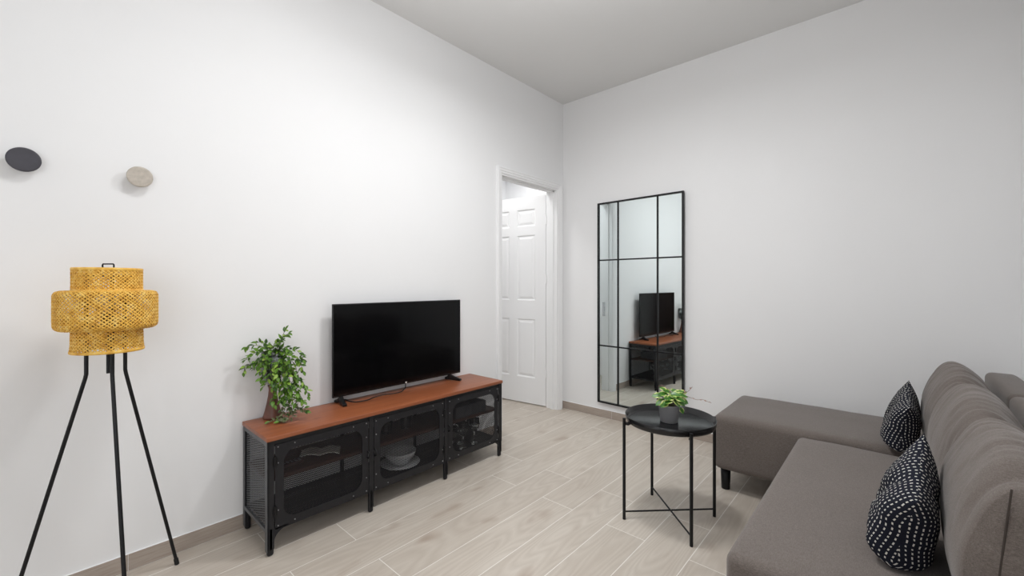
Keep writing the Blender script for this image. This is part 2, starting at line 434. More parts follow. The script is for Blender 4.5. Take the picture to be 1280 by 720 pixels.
# ------------------------------------------------------------------ floor lamp
def make_lamp():
    C = Vector((-2.17, .159, 0))
    root = thing('floor_lamp', C, 'tripod floor lamp with tiered woven bamboo shade and thin black legs', 'floor lamp')
    R, rb, zb, ph = .285, .062, .897, 2.195
    for k in range(3):
        a = ph + k*2*PI/3; d = Vector((math.cos(a), math.sin(a), 0))
        foot = C + d*R + Vector((0,0,.006)); bend = C + d*rb + Vector((0,0,zb)); top = C + d*rb + Vector((0,0,1.268))
        u = (foot-bend).normalized()
        pts = [foot, bend+u*.03, bend+u*.012, bend+Vector((0,0,.004)), bend+Vector((0,0,.02)), top]
        m = MB(); m.tube(pts, .0062, 12); leg = m.build('leg', M['black'], root)
        m = MB(); m.tube([foot-Vector((0,0,.005)), foot-u*.022], .0085, 12); m.build('foot_cap', M['rubber'], leg)
    def drum(name, prof, N, bottom_rim, top_rim, parent):
        # woven strips running both ways over a profile of revolution
        m = MB()
        arc = [0]
        for (a, b) in zip(prof[:-1], prof[1:]): arc.append(arc[-1] + math.hypot(b[0]-a[0], b[1]-a[1]))
        S = arc[-1]; n = max(24, int(S/.0042))
        def at(s):
            for i in range(len(arc)-1):
                if s <= arc[i+1]+1e-9:
                    t = (s-arc[i])/(arc[i+1]-arc[i]); a, b = prof[i], prof[i+1]
                    return a[0]+(b[0]-a[0])*t, a[1]+(b[1]-a[1])*t, (b[0]-a[0])/(arc[i+1]-arc[i]), (b[1]-a[1])/(arc[i+1]-arc[i])
            return prof[-1][0], prof[-1][1], 0, 1
        tn = math.tan(math.radians(42))
        samp = []; th = 0
        for i in range(n+1):
            r, z, dr, dz = at(S*i/n); samp.append((r, z, dr, dz, th)); th += (S/n)/(tn*r)
        hw, tk, amp = .0027, .0006, .0013
        for fam in (1, -1):
            for k in range(N):
                w = hw*random.uniform(.8, 1.12); jit = random.uniform(-.12, .12)*2*PI/N
                vs = []; fs = []
                for i, (r, z, dr, dz, t) in enumerate(samp):
                    an = 2*PI*k/N + jit + fam*t; c = N*t/PI
                    off = fam*amp*math.cos(PI*c)
                    nrm = Vector((dz*math.cos(an), dz*math.sin(an), -dr))           # outward
                    p = C + Vector((r*math.cos(an), r*math.sin(an), z)) + nrm*off
                    tang = Vector((-math.sin(an), math.cos(an), 0)); up = Vector((dr*math.cos(an), dr*math.sin(an), dz))
                    wd = (tang*(-math.sin(math.radians(42))*fam) + up*math.cos(math.radians(42)))
                    vs += [p-wd*w+nrm*tk, p+wd*w+nrm*tk, p+wd*w-nrm*tk, p-wd*w-nrm*tk]
                    if i:
                        b = (i-1)*4
                        for q in range(4):
                            q2 = (q+1) % 4; fs.append((b+q, b+q2, b+4+q2, b+4+q))
                m.add(vs, fs, True)
        o = m.build(name, M['bamboo'], parent)
        for (r, z) in (bottom_rim, top_rim):
            m = MB(); m.lathe([(r+.003*math.cos(a)*.8, z+.0055*math.sin(a)) for a in [2*PI*q/8 for q in range(8)]], C, 64, close=True)
            m.build('rim', M['bamboo'], o)
        return o
    arcp = lambda cx, cz, rr, a0, a1, n=5: [(cx+rr*math.cos(math.radians(a0+(a1-a0)*i/n)), cz+rr*math.sin(math.radians(a0+(a1-a0)*i/n))) for i in range(n+1)]
    drum('lower_shade', [(.1010,.986),(.0985,1.01),(.0975,1.072)], 46, (.1015,.987), (.0975,1.072), root)
    drum('middle_shade', [(.100,1.066)] + arcp(.124,1.084,.018,-90,-10) + [(.1424,1.10),(.1424,1.165)] + arcp(.124,1.188,.018,5,90) + [(.098,1.207)], 64, (.1005,1.066), (.098,1.207), root)
    drum('upper_shade', [(.0972,1.200),(.0965,1.24),(.0968,1.286)], 46, (.0972,1.2), (.0968,1.285), root)
    m = MB()
    hr = Vector((.742,.670,0))
    m.tube([C-hr*.021+Vector((0,0,1.262)), C-hr*.021+Vector((0,0,1.303)), C-hr*.019+Vector((0,0,1.306)), C+hr*.019+Vector((0,0,1.306)), C+hr*.021+Vector((0,0,1.303)), C+hr*.021+Vector((0,0,1.262))], .0026, 8)
    m.build('handle', M['black'], root)
    for z in (1.262, 1.075):
        m = MB()
        m.lathe([(rb+.003*math.cos(a), z+.003*math.sin(a)) for a in [2*PI*q/6 for q in range(6)]], C, 40, close=True)
        for k in range(3):
            a = ph + k*2*PI/3; d = Vector((math.cos(a), math.sin(a), 0))
            m.tube([C+Vector((0,0,z)), C+d*.096+Vector((0,0,z))], .0022, 6)
        if z < 1.1: m.tube([C+Vector((0,0,.899)), C+Vector((0,0,1.075))], .0055, 10)
        m.build('shade_frame', M['black'], root)
    m = MB(); m.lathe([(0,1.075),(.018,1.075),(.02,1.12),(.015,1.125),(0,1.125)], C, 20); sk = m.build('bulb_socket', M['black'], root)
    m = MB(); m.lathe([(.013,1.122),(.015,1.14),(.028,1.165),(.03,1.185),(.022,1.207),(.008,1.215),(0,1.216)], C, 20); m.build('bulb', M['lampwhite'], root)
make_lamp()

# ------------------------------------------------------------------ wall hooks
def hook(y, z, D, mat, label):
    root = thing('wall_hook', (XL, y, z), label, 'wall hook', 'round wall hooks above the floor lamp')
    m = MB(); m.lathe([(0,0),(.014,0),(.010,.012),(.009,.022),(.016,.028)], (XL, y, z), 24, axis='x'); m.build('stem', mat, root)
    r = D/2
    m = MB(); m.lathe([(0,.022),(r*.55,.023),(r-.004,.031),(r-.001,.033),(r,.0355),(r-.0015,.038),(r-.006,.0385),(r*.4,.0375),(0,.037)], (XL, y, z), 48, axis='x'); m.build('disc', mat, root)
hook(-.052, 1.695, .090, M['hookdark'], 'round charcoal disc hook, the dark one on white wall')
hook(.275, 1.692, .088, M['hookpale'], 'round pale wooden disc hook, the beige one on white wall')

# ------------------------------------------------------------------ tv cabinet
CX0, CX1, CY0, CY1, CH = -2.428, -2.088, .672, 2.198, .54
POSTY = [CY0+.014, 1.181, 1.694, CY1-.014]
def clip_round(p, d, w, h, r):
    """parameter interval of the line p+t*d inside a rounded rectangle centred on 0"""
    def inside(t):
        x, y = abs(p[0]+d[0]*t), abs(p[1]+d[1]*t)
        if x > w or y > h: return False
        dx, dy = x-(w-r), y-(h-r)
        return not (dx > 0 and dy > 0 and dx*dx+dy*dy > r*r)
    T = 2.2*(w+h); n = 420; ts = [-T+2*T*i/n for i in range(n+1)]
    ins = [t for t in ts if inside(t)]
    if len(ins) < 2: return None
    def bis(a, b):
        for _ in range(12):
            c = (a+b)/2
            if inside(c): a = c
            else: b = c
        return a
    return bis(ins[0], ins[0]-2*T/n), bis(ins[-1], ins[-1]+2*T/n)
def lattice(m, org, eu, ev, w, h, r, pu, pv, wa, wb, t):
    """expanded-metal sheet, half sizes w,h round org in the plane eu,ev"""
    org, eu, ev = Vector(org), Vector(eu), Vector(ev); nrm = eu.cross(ev)
    for fam, wd in ((1, wa), (-1, wb)):
        d = Vector((pu, fam*pv)).normalized()
        span = w + h*pu/pv; k = int(span/pu)+1
        for i in range(-k, k+1):
            p = (i*pu, 0.0); c = clip_round(p, d, w, h, r)
            if not c: continue
            A = org + eu*(p[0]+d.x*c[0]) + ev*(p[1]+d.y*c[0]); B = org + eu*(p[0]+d.x*c[1]) + ev*(p[1]+d.y*c[1])
            m.bar(A+nrm*(.0006*fam), B+nrm*(.0006*fam), wd, t, nrm)
def ring_panel(m, x0, x1, ya, yb, za, zb, iy0, iy1, iz0, iz1, r, n=8):
    """sheet steel door frame in a plane of constant x with a round-cornered cut-out"""
    inner = []; outer = []
    cs = [((iy1-r, iz0+r), -90, (yb, za)), ((iy1-r, iz1-r), 0, (yb, zb)), ((iy0+r, iz1-r), 90, (ya, zb)), ((iy0+r, iz0+r), 180, (ya, za))]
    for (c, a0, oc) in cs:
        arc = [(c[0]+r*math.cos(math.radians(a0+90*i/n)), c[1]+r*math.sin(math.radians(a0+90*i/n))) for i in range(n+1)]
        s, e = arc[0], arc[-1]
        S = (s[0], oc[1]) if a0 in (-90, 90) else (oc[0], s[1]); E = (oc[0], e[1]) if a0 in (-90, 90) else (e[0], oc[1])
        for i, p in enumerate(arc):
            inner.append(p); t = i/n
            outer.append((S[0]+(oc[0]-S[0])*min(1, 2*t), S[1]+(oc[1]-S[1])*min(1, 2*t)) if t <= .5 else (oc[0]+(E[0]-oc[0])*(2*t-1), oc[1]+(E[1]-oc[1])*(2*t-1)))
    N = len(inner)
    for i in range(N):
        j = (i+1) % N
        A, B, Cc, D = outer[i], outer[j], inner[j], inner[i]
        m.add([(x1,*A),(x1,*B),(x1,*Cc),(x1,*D)], [(0,1,2,3)]); m.add([(x0,*A),(x0,*D),(x0,*Cc),(x0,*B)], [(0,1,2,3)])
        m.add([(x0,*D),(x1,*D),(x1,*Cc),(x0,*Cc)], [(0,1,2,3)]); m.add([(x0,*A),(x0,*B),(x1,*B),(x1,*A)], [(0,1,2,3)])
def make_cabinet():
    root = thing('tv_cabinet', ((CX0+CX1)/2, (CY0+CY1)/2, 0), 'long black metal TV cabinet with mesh doors and reddish wooden top', 'tv cabinet')
    m = MB(); m.soft((CX0-.003, CY0-.006, CH-.020), (CX1+.008, CY1+.006, CH), .003, 2, extra=1); m.build('tabletop', M['wood'], root)
    def leg(x, y, wx, wy, mat, sx, sy):
        # folded angle-iron post with a rounded foot
        m = MB(); t = .004; z1 = CH-.021
        m.box((x-wx/2 if sx > 0 else x+wx/2-t, y-wy/2, .03), (x-wx/2+t if sx > 0 else x+wx/2, y+wy/2, z1))
        if sy: m.box((x-wx/2, y-wy/2 if sy > 0 else y+wy/2-t, .03), (x+wx/2, y-wy/2+t if sy > 0 else y+wy/2, z1))
        m.soft((x-wx/2, y-wy/2, .0), (x+wx/2, y+wy/2, .13), min(wx, wy)*.42, 3)
        return m.build('leg', mat, root)
    for i, y in enumerate(POSTY):
        e = i in (0, 3)
        leg(CX1-.011, y, .022, .028 if e else .026, M['steel'], -1, (1 if i == 0 else -1) if e else 0)
        if e: leg(CX0+.013, y, .026, .026, M['steel'], 1, 1 if i == 0 else -1)
        else: leg(CX0+.010, y, .016, .022, M['steel'], 1, 0)
    # rails under the top and round the bottom
    m = MB()
    for x in (CX1-.010, CX0+.008): m.box((x-.006, CY0+.004, CH-.048), (x+.0042, CY1-.004, CH-.0205)); m.box((x-.006, CY0+.02, .106), (x+.0042, CY1-.02, .122))
    m.build('rail', M['steel'], root)
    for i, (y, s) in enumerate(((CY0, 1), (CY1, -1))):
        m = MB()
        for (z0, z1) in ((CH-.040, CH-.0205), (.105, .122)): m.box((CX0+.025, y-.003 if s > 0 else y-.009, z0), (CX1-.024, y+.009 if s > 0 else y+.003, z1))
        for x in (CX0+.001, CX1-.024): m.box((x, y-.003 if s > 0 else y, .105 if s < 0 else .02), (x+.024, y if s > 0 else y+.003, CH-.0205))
        sf = m.build('side_frame', M['steel_sheen'] if s > 0 else M['steel'], root)  # near end strips cover the leg sides, reflected sheen painted as lighter grey
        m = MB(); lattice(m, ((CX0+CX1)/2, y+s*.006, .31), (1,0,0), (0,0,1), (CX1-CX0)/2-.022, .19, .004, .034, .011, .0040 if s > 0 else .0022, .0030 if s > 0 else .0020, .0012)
        m.build('mesh', M['steel_sheen'] if s > 0 else M['steel'], sf)
        # curved corner bracket running into the leg
        m = MB(); n = 10; r = .062; ya = y+s*.026; pts = [(ya, .118), (ya+s*r, .118)] + [(ya+s*r-s*r*math.sin(PI/2*k/n), .118-r+r*math.cos(PI/2*k/n)) for k in range(n+1)]
        pts = [(ya-s*.002, .118), (ya+s*r, .118)] + [(ya+s*r*(1-math.sin(PI/2*k/n)), .112-r*(1-math.cos(PI/2*k/n))) for k in range(n+1)] + [(ya-s*.002, .112-r)]
        v = [(CX1-.001, *p) for p in pts] + [(CX1-.006, *p) for p in pts]; L = len(pts)
        m.add(v, [tuple(range(L)), tuple(range(2*L-1, L-1, -1))] + [(k, (k+1) % L, L+(k+1) % L, L+k) for k in range(L)])
        m.build('bracket', M['steel'], root)
    m = MB(); m.soft((CX0+.018, CY0+.016, .322), (CX1-.03, CY1-.016, .340), .003, 2); m.build('shelf', M['shelfwood'], root)
    m = MB(); lattice(m, ((CX0+CX1)/2, (CY0+CY1)/2, .122), (0,1,0), (1,0,0), (CY1-CY0)/2-.016, (CX1-CX0)/2-.02, .004, .016, .009, .0036, .0036, .0015)
    for x in (CX0+.02, (CX0+CX1)/2, CX1-.03): m.box((x-.008, CY0+.015, .110), (x+.008, CY1-.015, .1205))
    m.build('bottom_shelf', M['steel'], root)
    spans = [(POSTY[0]+.0185, POSTY[1]-.0165), (POSTY[1]+.0165, POSTY[2]-.0165), (POSTY[2]+.0165, POSTY[3]-.0185)]
    for i, (ya, yb) in enumerate(spans):
        za, zb = .112, .498; x1 = CX1-.001; x0 = x1-.004
        mg = .036; m = MB()
        ring_panel(m, x0, x1, ya, yb, za, zb, ya+mg, yb-mg, za+mg, zb-.034, .058)
        d = m.build('door', M['steel'], root)
        m = MB(); lattice(m, (x0-.0015, (ya+yb)/2, (za+zb)/2), (0,1,0), (0,0,1), (yb-ya)/2-mg+.004, (zb-za)/2-.032, .058, .0150, .0094, .0022, .0022, .0010); m.build('mesh', M['steel'], d)
        m = MB()
        for (y, z) in [(ya+.012, za+.014), (yb-.012, za+.014), (ya+.012, zb-.012), (yb-.012, zb-.012), (ya+.085, zb-.012), (yb-.085, zb-.012), (ya+.085, za+.014), (yb-.085, za+.014), (ya+.012, zb-.085), (yb-.012, zb-.085), (ya+.012, za+.085), (yb-.012, za+.085)]:
            m = MB(); m.lathe([(.0032,0),(.0028,.0016),(.0014,.0024),(0,.0026)], (x1, y, z), 10, axis='x'); m.build('rivet', M['rivet'], d)
        hy = ya-.002 if i == 0 else yb+.002
        for z in (.195, .420):
            m = MB(); m.tube([(x1+.003, hy, z-.026), (x1+.003, hy, z+.026)], .0055, 10); m.box((x1-.001, hy-.012, z-.018), (x1+.003, hy+.012, z+.018)); m.build('hinge', M['black'], d)
        ly = yb-.004 if i == 0 else ya+.004
        m = MB(); m.tube([(x1, ly, .300), (x1+.016, ly, .305), (x1+.018, ly, .318), (x1+.016, ly, .331), (x1, ly, .336)], .0042, 8); m.build('latch', M['black'], d)
make_cabinet()

# things kept on the cabinet's shelves
ZS, ZBOT = .3405, .1235
def glass_prof(h, r0, r1, t=.002): return [(0,0),(r0,0),(r1,h),(r1-t,h),(r0-t,.006),(0,.006)]
def tumbler(y, x, label):
    m = MB(); m.lathe(glass_prof(.115, .030, .040), (x, y, ZS), 28); return tag(m.build('drinking_glass', M['glass']), label, 'glass', 'tumblers on the middle shelf of the cabinet')
t0 = tumbler(1.370, -2.25, 'clear tall tumbler behind middle mesh door, the left one')
c = t0.copy(); COL.objects.link(c); c.location.y += .135; c['label'] = 'clear tall tumbler behind middle mesh door, the right one'
m = MB(); m.lathe([(0,0),(.05,0),(.115,.012),(.120,.016),(.118,.018),(.05,.005),(0,.005)], (-2.25, 1.465, ZBOT), 40); tag(m.build('plate', M['porcelain']), 'white dinner plate under the bowl behind the middle mesh door', 'plate')
m = MB(); m.lathe([(0,.0),(.035,0),(.055,.012),(.088,.055),(.096,.082),(.093,.083),(.083,.055),(.05,.017),(0,.010)], (-2.25, 1.465, ZBOT+.0055), 40); tag(m.build('bowl', M['porcelain']), 'white bowl on plate behind the middle mesh door', 'bowl')
# organiser tray with a row of compartments
m = MB(); ox0, ox1, oy0, oy1 = -2.335, -2.135, 1.815, 2.085
m.box((ox0, oy0, ZS), (ox1, oy1, ZS+.004))
for y in [oy0 + (oy1-oy0)*k/4 for k in range(5)]: m.box((ox0, y-.002, ZS), (ox1, y+.002, ZS+.072))
for x in (ox0, (ox0+ox1)/2, ox1): m.box((x-.002, oy0, ZS), (x+.002, oy1, ZS+.072))
for k in range(4):
    a = oy0+(oy1-oy0)*(k+.5)/4; m.soft((ox1+.002, a-.026, ZS+.008), (ox1+.006, a+.026, ZS+.064), .0018, 2)
tag(m.build('organiser_tray', M['organiser']), 'dark compartment tray on wooden shelf behind right mesh door', 'tray')
def wine_glass():
    m = MB(); m.lathe([(0,0),(.034,0),(.035,.002),(.012,.005),(.0045,.012),(.004,.075),(.010,.084),(.030,.105),(.038,.130),(.034,.170),(.0325,.170),(.036,.130),(.028,.107),(.006,.086),(0,.085)], (0,0,0), 28)
    return m.build('wine_glass', M['glass'])
wg = wine_glass(); wspots = [(-2.15, 1.795, 'front left stem glass behind right mesh door'), (-2.25, 1.84, 'wine glass second from left behind right mesh door'), (-2.155, 1.895, 'front middle stem glass behind right mesh door'), (-2.245, 1.945, 'rear wine glass under the tray behind right mesh door'), (-2.17, 2.01, 'wine glass furthest right behind right mesh door')]
for i, (x, y, lb) in enumerate(wspots):
    o = wg if i == 0 else wg.copy()
    if i: COL.objects.link(o)
    o.location = (x, y, ZBOT); tag(o, lb, 'wine glass', 'wine glasses on the bottom shelf of the cabinet')
# leaflet and a small wooden box behind the left door
m = MB(); n = 12; vs = []; L0 = Vector((-2.33, .915, ZS+.001)); du = Vector((.08, .13, 0)); dv = Vector((.085, -.045, 0))
for i in range(n+1):
    t = i/n
    for j in (0, 1): vs.append(L0 + du*(t*1.25) + dv*j + Vector((0,0,.008+.018*math.sin(PI*min(1, abs(t-.5)*2))*.6)))
fs = [(2*i, 2*i+1, 2*i+3, 2*i+2) for i in range(n)]
m.add(vs, fs, True); b = [v - Vector((0,0,.005)) for v in vs]; m.add(b, [tuple(reversed(f)) for f in fs], True)
for i in range(n):
    for j in (0, 1): m.add([vs[2*i+j], vs[2*i+2+j], b[2*i+2+j], b[2*i+j]], [(0,1,2,3)])
for i in (0, n): m.add([vs[2*i], vs[2*i+1], b[2*i+1], b[2*i]], [(0,1,2,3)])
tag(m.build('leaflet', M['paper']), 'pale open leaflet lying on shelf behind left mesh door', 'leaflet')
root = thing('remote_control', (-2.2, .83, ZS), 'small brown remote control on shelf behind left mesh door', 'remote control')
m = MB(); m.soft((-2.222, .765, ZS), (-2.178, .87, ZS+.018), .006, 3, extra=1); m.build('casing', M['shelfwood'], root)
for k in range(5):
    for q in (-1, 0, 1): m = MB(); m.soft((-2.2+q*.012-.004, .775+k*.018, ZS+.0175), (-2.2+q*.012+.004, .783+k*.018, ZS+.0205), .001, 1); m.build('button', M['rivet'], root)

# ------------------------------------------------------------------ television
def make_tv():
    TX, y0, y1, z0, z1 = -2.365, 1.098, 2.052, .580, 1.116
    root = thing('television', (TX-.02, (y0+y1)/2, CH), 'flat black television standing on the wooden cabinet top', 'television')
    m = MB(); m.soft((TX-.014, y0, z0), (TX-.0005, y1, z1), .003, 2, extra=1); m.build('bezel', M['tvplastic'], root)
    m = MB(); m.box((TX-.002, y0+.006, z0+.014), (TX+.0006, y1-.006, z1-.006)); m.build('screen', M['screen'], root)
    m = MB(); m.soft((TX-.046, y0+.07, z0+.012), (TX-.012, y1-.07, z0+.30), .012, 3, extra=1); m.build('rear_housing', M['tvplastic'], root)
    m = MB(); ym = 1.585; m.soft((TX-.001, ym-.0055, z0+.0025), (TX+.0012, ym+.0055, z0+.0125), .001, 1); m.build('emblem', M['white_mark'], root)
    for (yi, s, spl) in ((1.150, -1, .016), (1.955, 1, .036)):
        m = MB()
        def seg(pts, w, hs):
            vs = []; fs = []
            for (x, y), h in zip(pts, hs):
                i = pts.index((x, y)); a = Vector(pts[max(0, i-1)]); b = Vector(pts[min(len(pts)-1, i+1)]); d = (b-a).normalized(); sd = Vector((-d.y, d.x))*w/2
                vs += [(x-sd.x, y-sd.y, h[0]), (x+sd.x, y+sd.y, h[0]), (x+sd.x, y+sd.y, h[1]), (x-sd.x, y-sd.y, h[1])]
            for i in range(len(pts)-1):
                b = 4*i
                for q in range(4): fs.append((b+q, b+(q+1) % 4, b+4+(q+1) % 4, b+4+q))
            fs += [(3,2,1,0), tuple(4*(len(pts)-1)+q for q in range(4))]
            m.add(vs, fs)
        z = CH+.0005
        seg([(TX-.008, yi), (TX+.025, yi+s*spl*.5), (TX+.074, yi+s*spl)], .022, [(z+.006, z0+.004), (z+.001, z+.026), (z, z+.013)])
        seg([(TX-.008, yi), (TX-.03, yi+s*.004), (TX-.060, yi+s*.008)], .020, [(z+.006, z0+.004), (z+.001, z+.024), (z, z+.012)])
        m.build('foot', M['tvplastic'], root, bevel=.002)
make_tv()
m = MB()
cp = [(-2.394, 1.60, .588), (-2.394, 1.60, .560), (-2.388, 1.592, .5455), (-2.37, 1.57, .544), (-2.335, 1.53, .544), (-2.33, 1.47, .544), (-2.35, 1.41, .544), (-2.34, 1.34, .544), (-2.312, 1.28, .544), (-2.325, 1.22, .544), (-2.365, 1.20, .544), (-2.405, 1.20, .544), (-2.424, 1.195, .5445)]
def smooth_path(P, n=6):
    P = [Vector(p) for p in P]; out = []
    for i in range(len(P)-1):
        a, b, c, d = P[max(0,i-1)], P[i], P[i+1], P[min(len(P)-1, i+2)]
        for k in range(n):
            t = k/n; out.append(.5*((2*b) + (c-a)*t + (2*a-5*b+4*c-d)*t*t + (3*b-a-3*c+d)*t**3))
    out.append(P[-1]); return out
m.tube(smooth_path(cp), .0032, 8); tag(m.build('power_cord', M['rubber']), 'thin black cable lying on cabinet top under the television', 'cable')

# ------------------------------------------------------------------ foliage
def leaf(m, base, d, up, L, W, mi, fold=.25, droop=.25, uv=None, tip=.0):
    d = d.normalized(); sd = d.cross(up)
    if sd.length < 1e-4: sd = d.cross(Vector((1,0,0)))
    sd.normalize(); nn = sd.cross(d).normalized()
    prof = [(0,.06),(.14,.55),(.32,.95),(.5,1.0),(.7,.74),(.87,.36),(1,.02)]
    vs = []; fs = []; uvs = []
    for i, (t, w) in enumerate(prof):
        c = base + d*(L*t) - nn*(droop*L*t*t)
        e = w*W/2
        for q, k in ((-1, 0), (-.5, .25), (0, .5), (.5, .75), (1, 1)):
            vs.append(c + sd*(e*q) + nn*(abs(q)*e*fold)); uvs.append((.5+.5*q*w, t))
    for i in range(len(prof)-1):
        for k in range(4): fs.append((5*i+k, 5*i+k+1, 5*i+6+k, 5*i+5+k))
    m.add(vs, fs, True, mi)
    if m.uv is None: m.uv = []
    m.uv += uvs

ER, ED, EZ = Vector((.742,.670,0)), Vector((-.670,.742,0)), Vector((0,0,1))
def make_vine_plant():
    B = Vector((-2.386, .792, CH+.0005))
    root = thing('potted_plant', B, 'trailing green leafy plant in brown pedestal vase on cabinet end', 'plant')
    m = MB(); m.lathe([(0,0),(.042,0),(.0455,.004),(.0445,.010),(.037,.035),(.027,.080),(.021,.115),(.018,.145),(.020,.160),(.024,.166),(.020,.172),(0,.172)], B, 40); m.build('vase_foot', M['terracotta'], root)
    m = MB(); m.lathe([(0,.168),(.020,.170),(.036,.186),(.047,.220),(.0505,.26),(.0500,.30),(.0515,.340),(.0495,.340),(.0475,.30),(.048,.26),(.0445,.222),(.034,.190),(0,.176)], B, 40); gl = m.build('glass_bowl', M['smoke'], root)
    m = MB(); m.lathe([(0,.178),(.030,.192),(.040,.222),(.042,.25),(.034,.272),(0,.28)], B, 24)
    for i, v in enumerate(m.v):
        p = Vector(v); k = noise.noise(p*60); m.v[i] = tuple(p + Vector((noise.noise(p*70+Vector((3,0,0))), k, noise.noise(p*50)))*.0012)
    m.build('moss_filling', M['moss'], root)
    def W(a, d, z):           # plant-local: right, away from the sofa, height
        p = B + ER*a + ED*d + Vector((0,0,z))
        p.x = max(p.x, XL+.020); p.z = max(p.z, CH+.008); return p
    vines = [
        [(0.022,0.000,0.314),(0.040,-0.010,0.373),(0.062,-0.020,0.424),(0.078,-0.020,0.457)],
        [(0.018,0.000,0.314),(0.043,-0.030,0.368),(0.059,-0.030,0.409),(0.096,-0.030,0.438)],
        [(0.014,0.000,0.322),(0.013,-0.020,0.358),(0.035,-0.030,0.385),(0.059,-0.030,0.401)],
        [(0.013,-0.020,0.317),(-0.003,-0.050,0.363),(-0.031,-0.070,0.382),(-0.059,-0.090,0.385),(-0.073,-0.100,0.379)],
        [(0.004,-0.020,0.313),(-0.011,-0.050,0.347),(-0.033,-0.080,0.352),(-0.057,-0.100,0.331),(-0.077,-0.100,0.315)],
        [(0.014,-0.030,0.311),(-0.005,-0.060,0.332),(-0.033,-0.080,0.312),(-0.051,-0.090,0.290),(-0.077,-0.100,0.284),(-0.085,-0.100,0.256)],
        [(0.010,-0.030,0.303),(-0.005,-0.060,0.316),(-0.021,-0.080,0.296),(-0.035,-0.090,0.274),(-0.055,-0.090,0.274)],
        [(0.010,-0.030,0.303),(-0.001,-0.060,0.300),(-0.015,-0.070,0.262),(-0.031,-0.070,0.246)],
        [(-0.004,0.010,0.312),(-0.006,-0.030,0.376),(-0.027,-0.050,0.395),(-0.046,-0.060,0.397)],
        [(0.034,0.000,0.314),(0.071,0.010,0.346),(0.107,0.020,0.348),(0.136,0.020,0.319),(0.149,0.020,0.294)],
        [(0.039,0.000,0.314),(0.084,0.000,0.322),(0.121,0.010,0.304),(0.141,0.010,0.271),(0.154,0.010,0.237)],
        [(0.039,0.000,0.306),(0.084,0.000,0.306),(0.112,0.010,0.262),(0.134,0.000,0.214),(0.160,-0.010,0.167),(0.180,-0.010,0.142),(0.193,-0.020,0.116)],
        [(0.045,-0.020,0.301),(0.092,-0.030,0.286),(0.122,-0.040,0.223),(0.139,-0.050,0.161),(0.159,-0.050,0.120),(0.183,-0.050,0.096)],
        [(0.051,-0.030,0.303),(0.094,-0.050,0.274),(0.120,-0.060,0.203),(0.132,-0.060,0.131),(0.132,-0.060,0.082),(0.113,-0.070,0.045),(0.086,-0.080,0.008)],
        [(0.043,0.000,0.297),(0.098,-0.010,0.258),(0.132,-0.020,0.186),(0.149,-0.030,0.115),(0.151,-0.050,0.071),(0.132,-0.060,0.042),(0.105,-0.070,0.013)],
        [(0.050,-0.020,0.301),(0.094,-0.050,0.250),(0.108,-0.060,0.179),(0.112,-0.060,0.115),(0.124,-0.060,0.066),(0.159,-0.050,0.055),(0.183,-0.040,0.060)],
        [(0.051,-0.030,0.303),(0.092,-0.060,0.260),(0.101,-0.070,0.206),(0.093,-0.070,0.157),(0.105,-0.070,0.109),(0.102,-0.080,0.056),(0.081,-0.085,0.026)],
        [(0.042,-0.050,0.306),(0.041,-0.070,0.270),(0.026,-0.080,0.232),(0.010,-0.080,0.192),(-0.002,-0.080,0.176)],
        [(0.034,-0.050,0.310),(0.017,-0.070,0.286),(-0.002,-0.080,0.248),(-0.010,-0.080,0.216)],
        [(0.046,-0.050,0.310),(0.069,-0.070,0.270),(0.066,-0.080,0.224),(0.052,-0.075,0.183)],
        [(0.030,0.000,0.314),(0.080,-0.030,0.344),(0.115,-0.050,0.314),(0.127,-0.050,0.258),(0.147,-0.050,0.209)],
        [(0.030,-0.030,0.319),(0.021,-0.050,0.355),(0.013,-0.070,0.334),(0.010,-0.080,0.288)],
        [(0.018,0.000,0.318),(0.021,-0.020,0.358),(0.010,-0.030,0.380),(-0.006,-0.030,0.380)],
        [(0.045,-0.020,0.309),(0.085,-0.040,0.305),(0.106,-0.050,0.258),(0.104,-0.060,0.211),(0.116,-0.060,0.163)],
        [(0.022,0.000,0.322),(0.054,-0.020,0.358),(0.074,-0.020,0.367),(0.095,-0.020,0.350)],
        [(0.038,-0.050,0.302),(0.045,-0.085,0.233),(0.048,-0.075,0.167),(0.041,-0.070,0.117),(0.049,-0.070,0.085)],
        [(0.043,0.000,0.301),(0.091,-0.020,0.276),(0.119,-0.020,0.235),(0.132,-0.020,0.202),(0.151,-0.010,0.192),(0.172,-0.010,0.167)],
        [(0.045,-0.02,0.28),(0.10,-0.04,0.19),(0.135,-0.05,0.11),(0.165,-0.05,0.06),(0.195,-0.045,0.045)],
        [(0.04,-0.03,0.27),(0.085,-0.05,0.16),(0.11,-0.06,0.08),(0.14,-0.065,0.03),(0.115,-0.085,0.012),(0.09,-0.10,0.01)],
        [(0.04,-0.03,0.26),(0.07,-0.05,0.15),(0.085,-0.06,0.07),(0.075,-0.08,0.02),(0.045,-0.10,0.01)],
    ]
    sm = MB(); lm = MB(); rnd = random.Random(3)
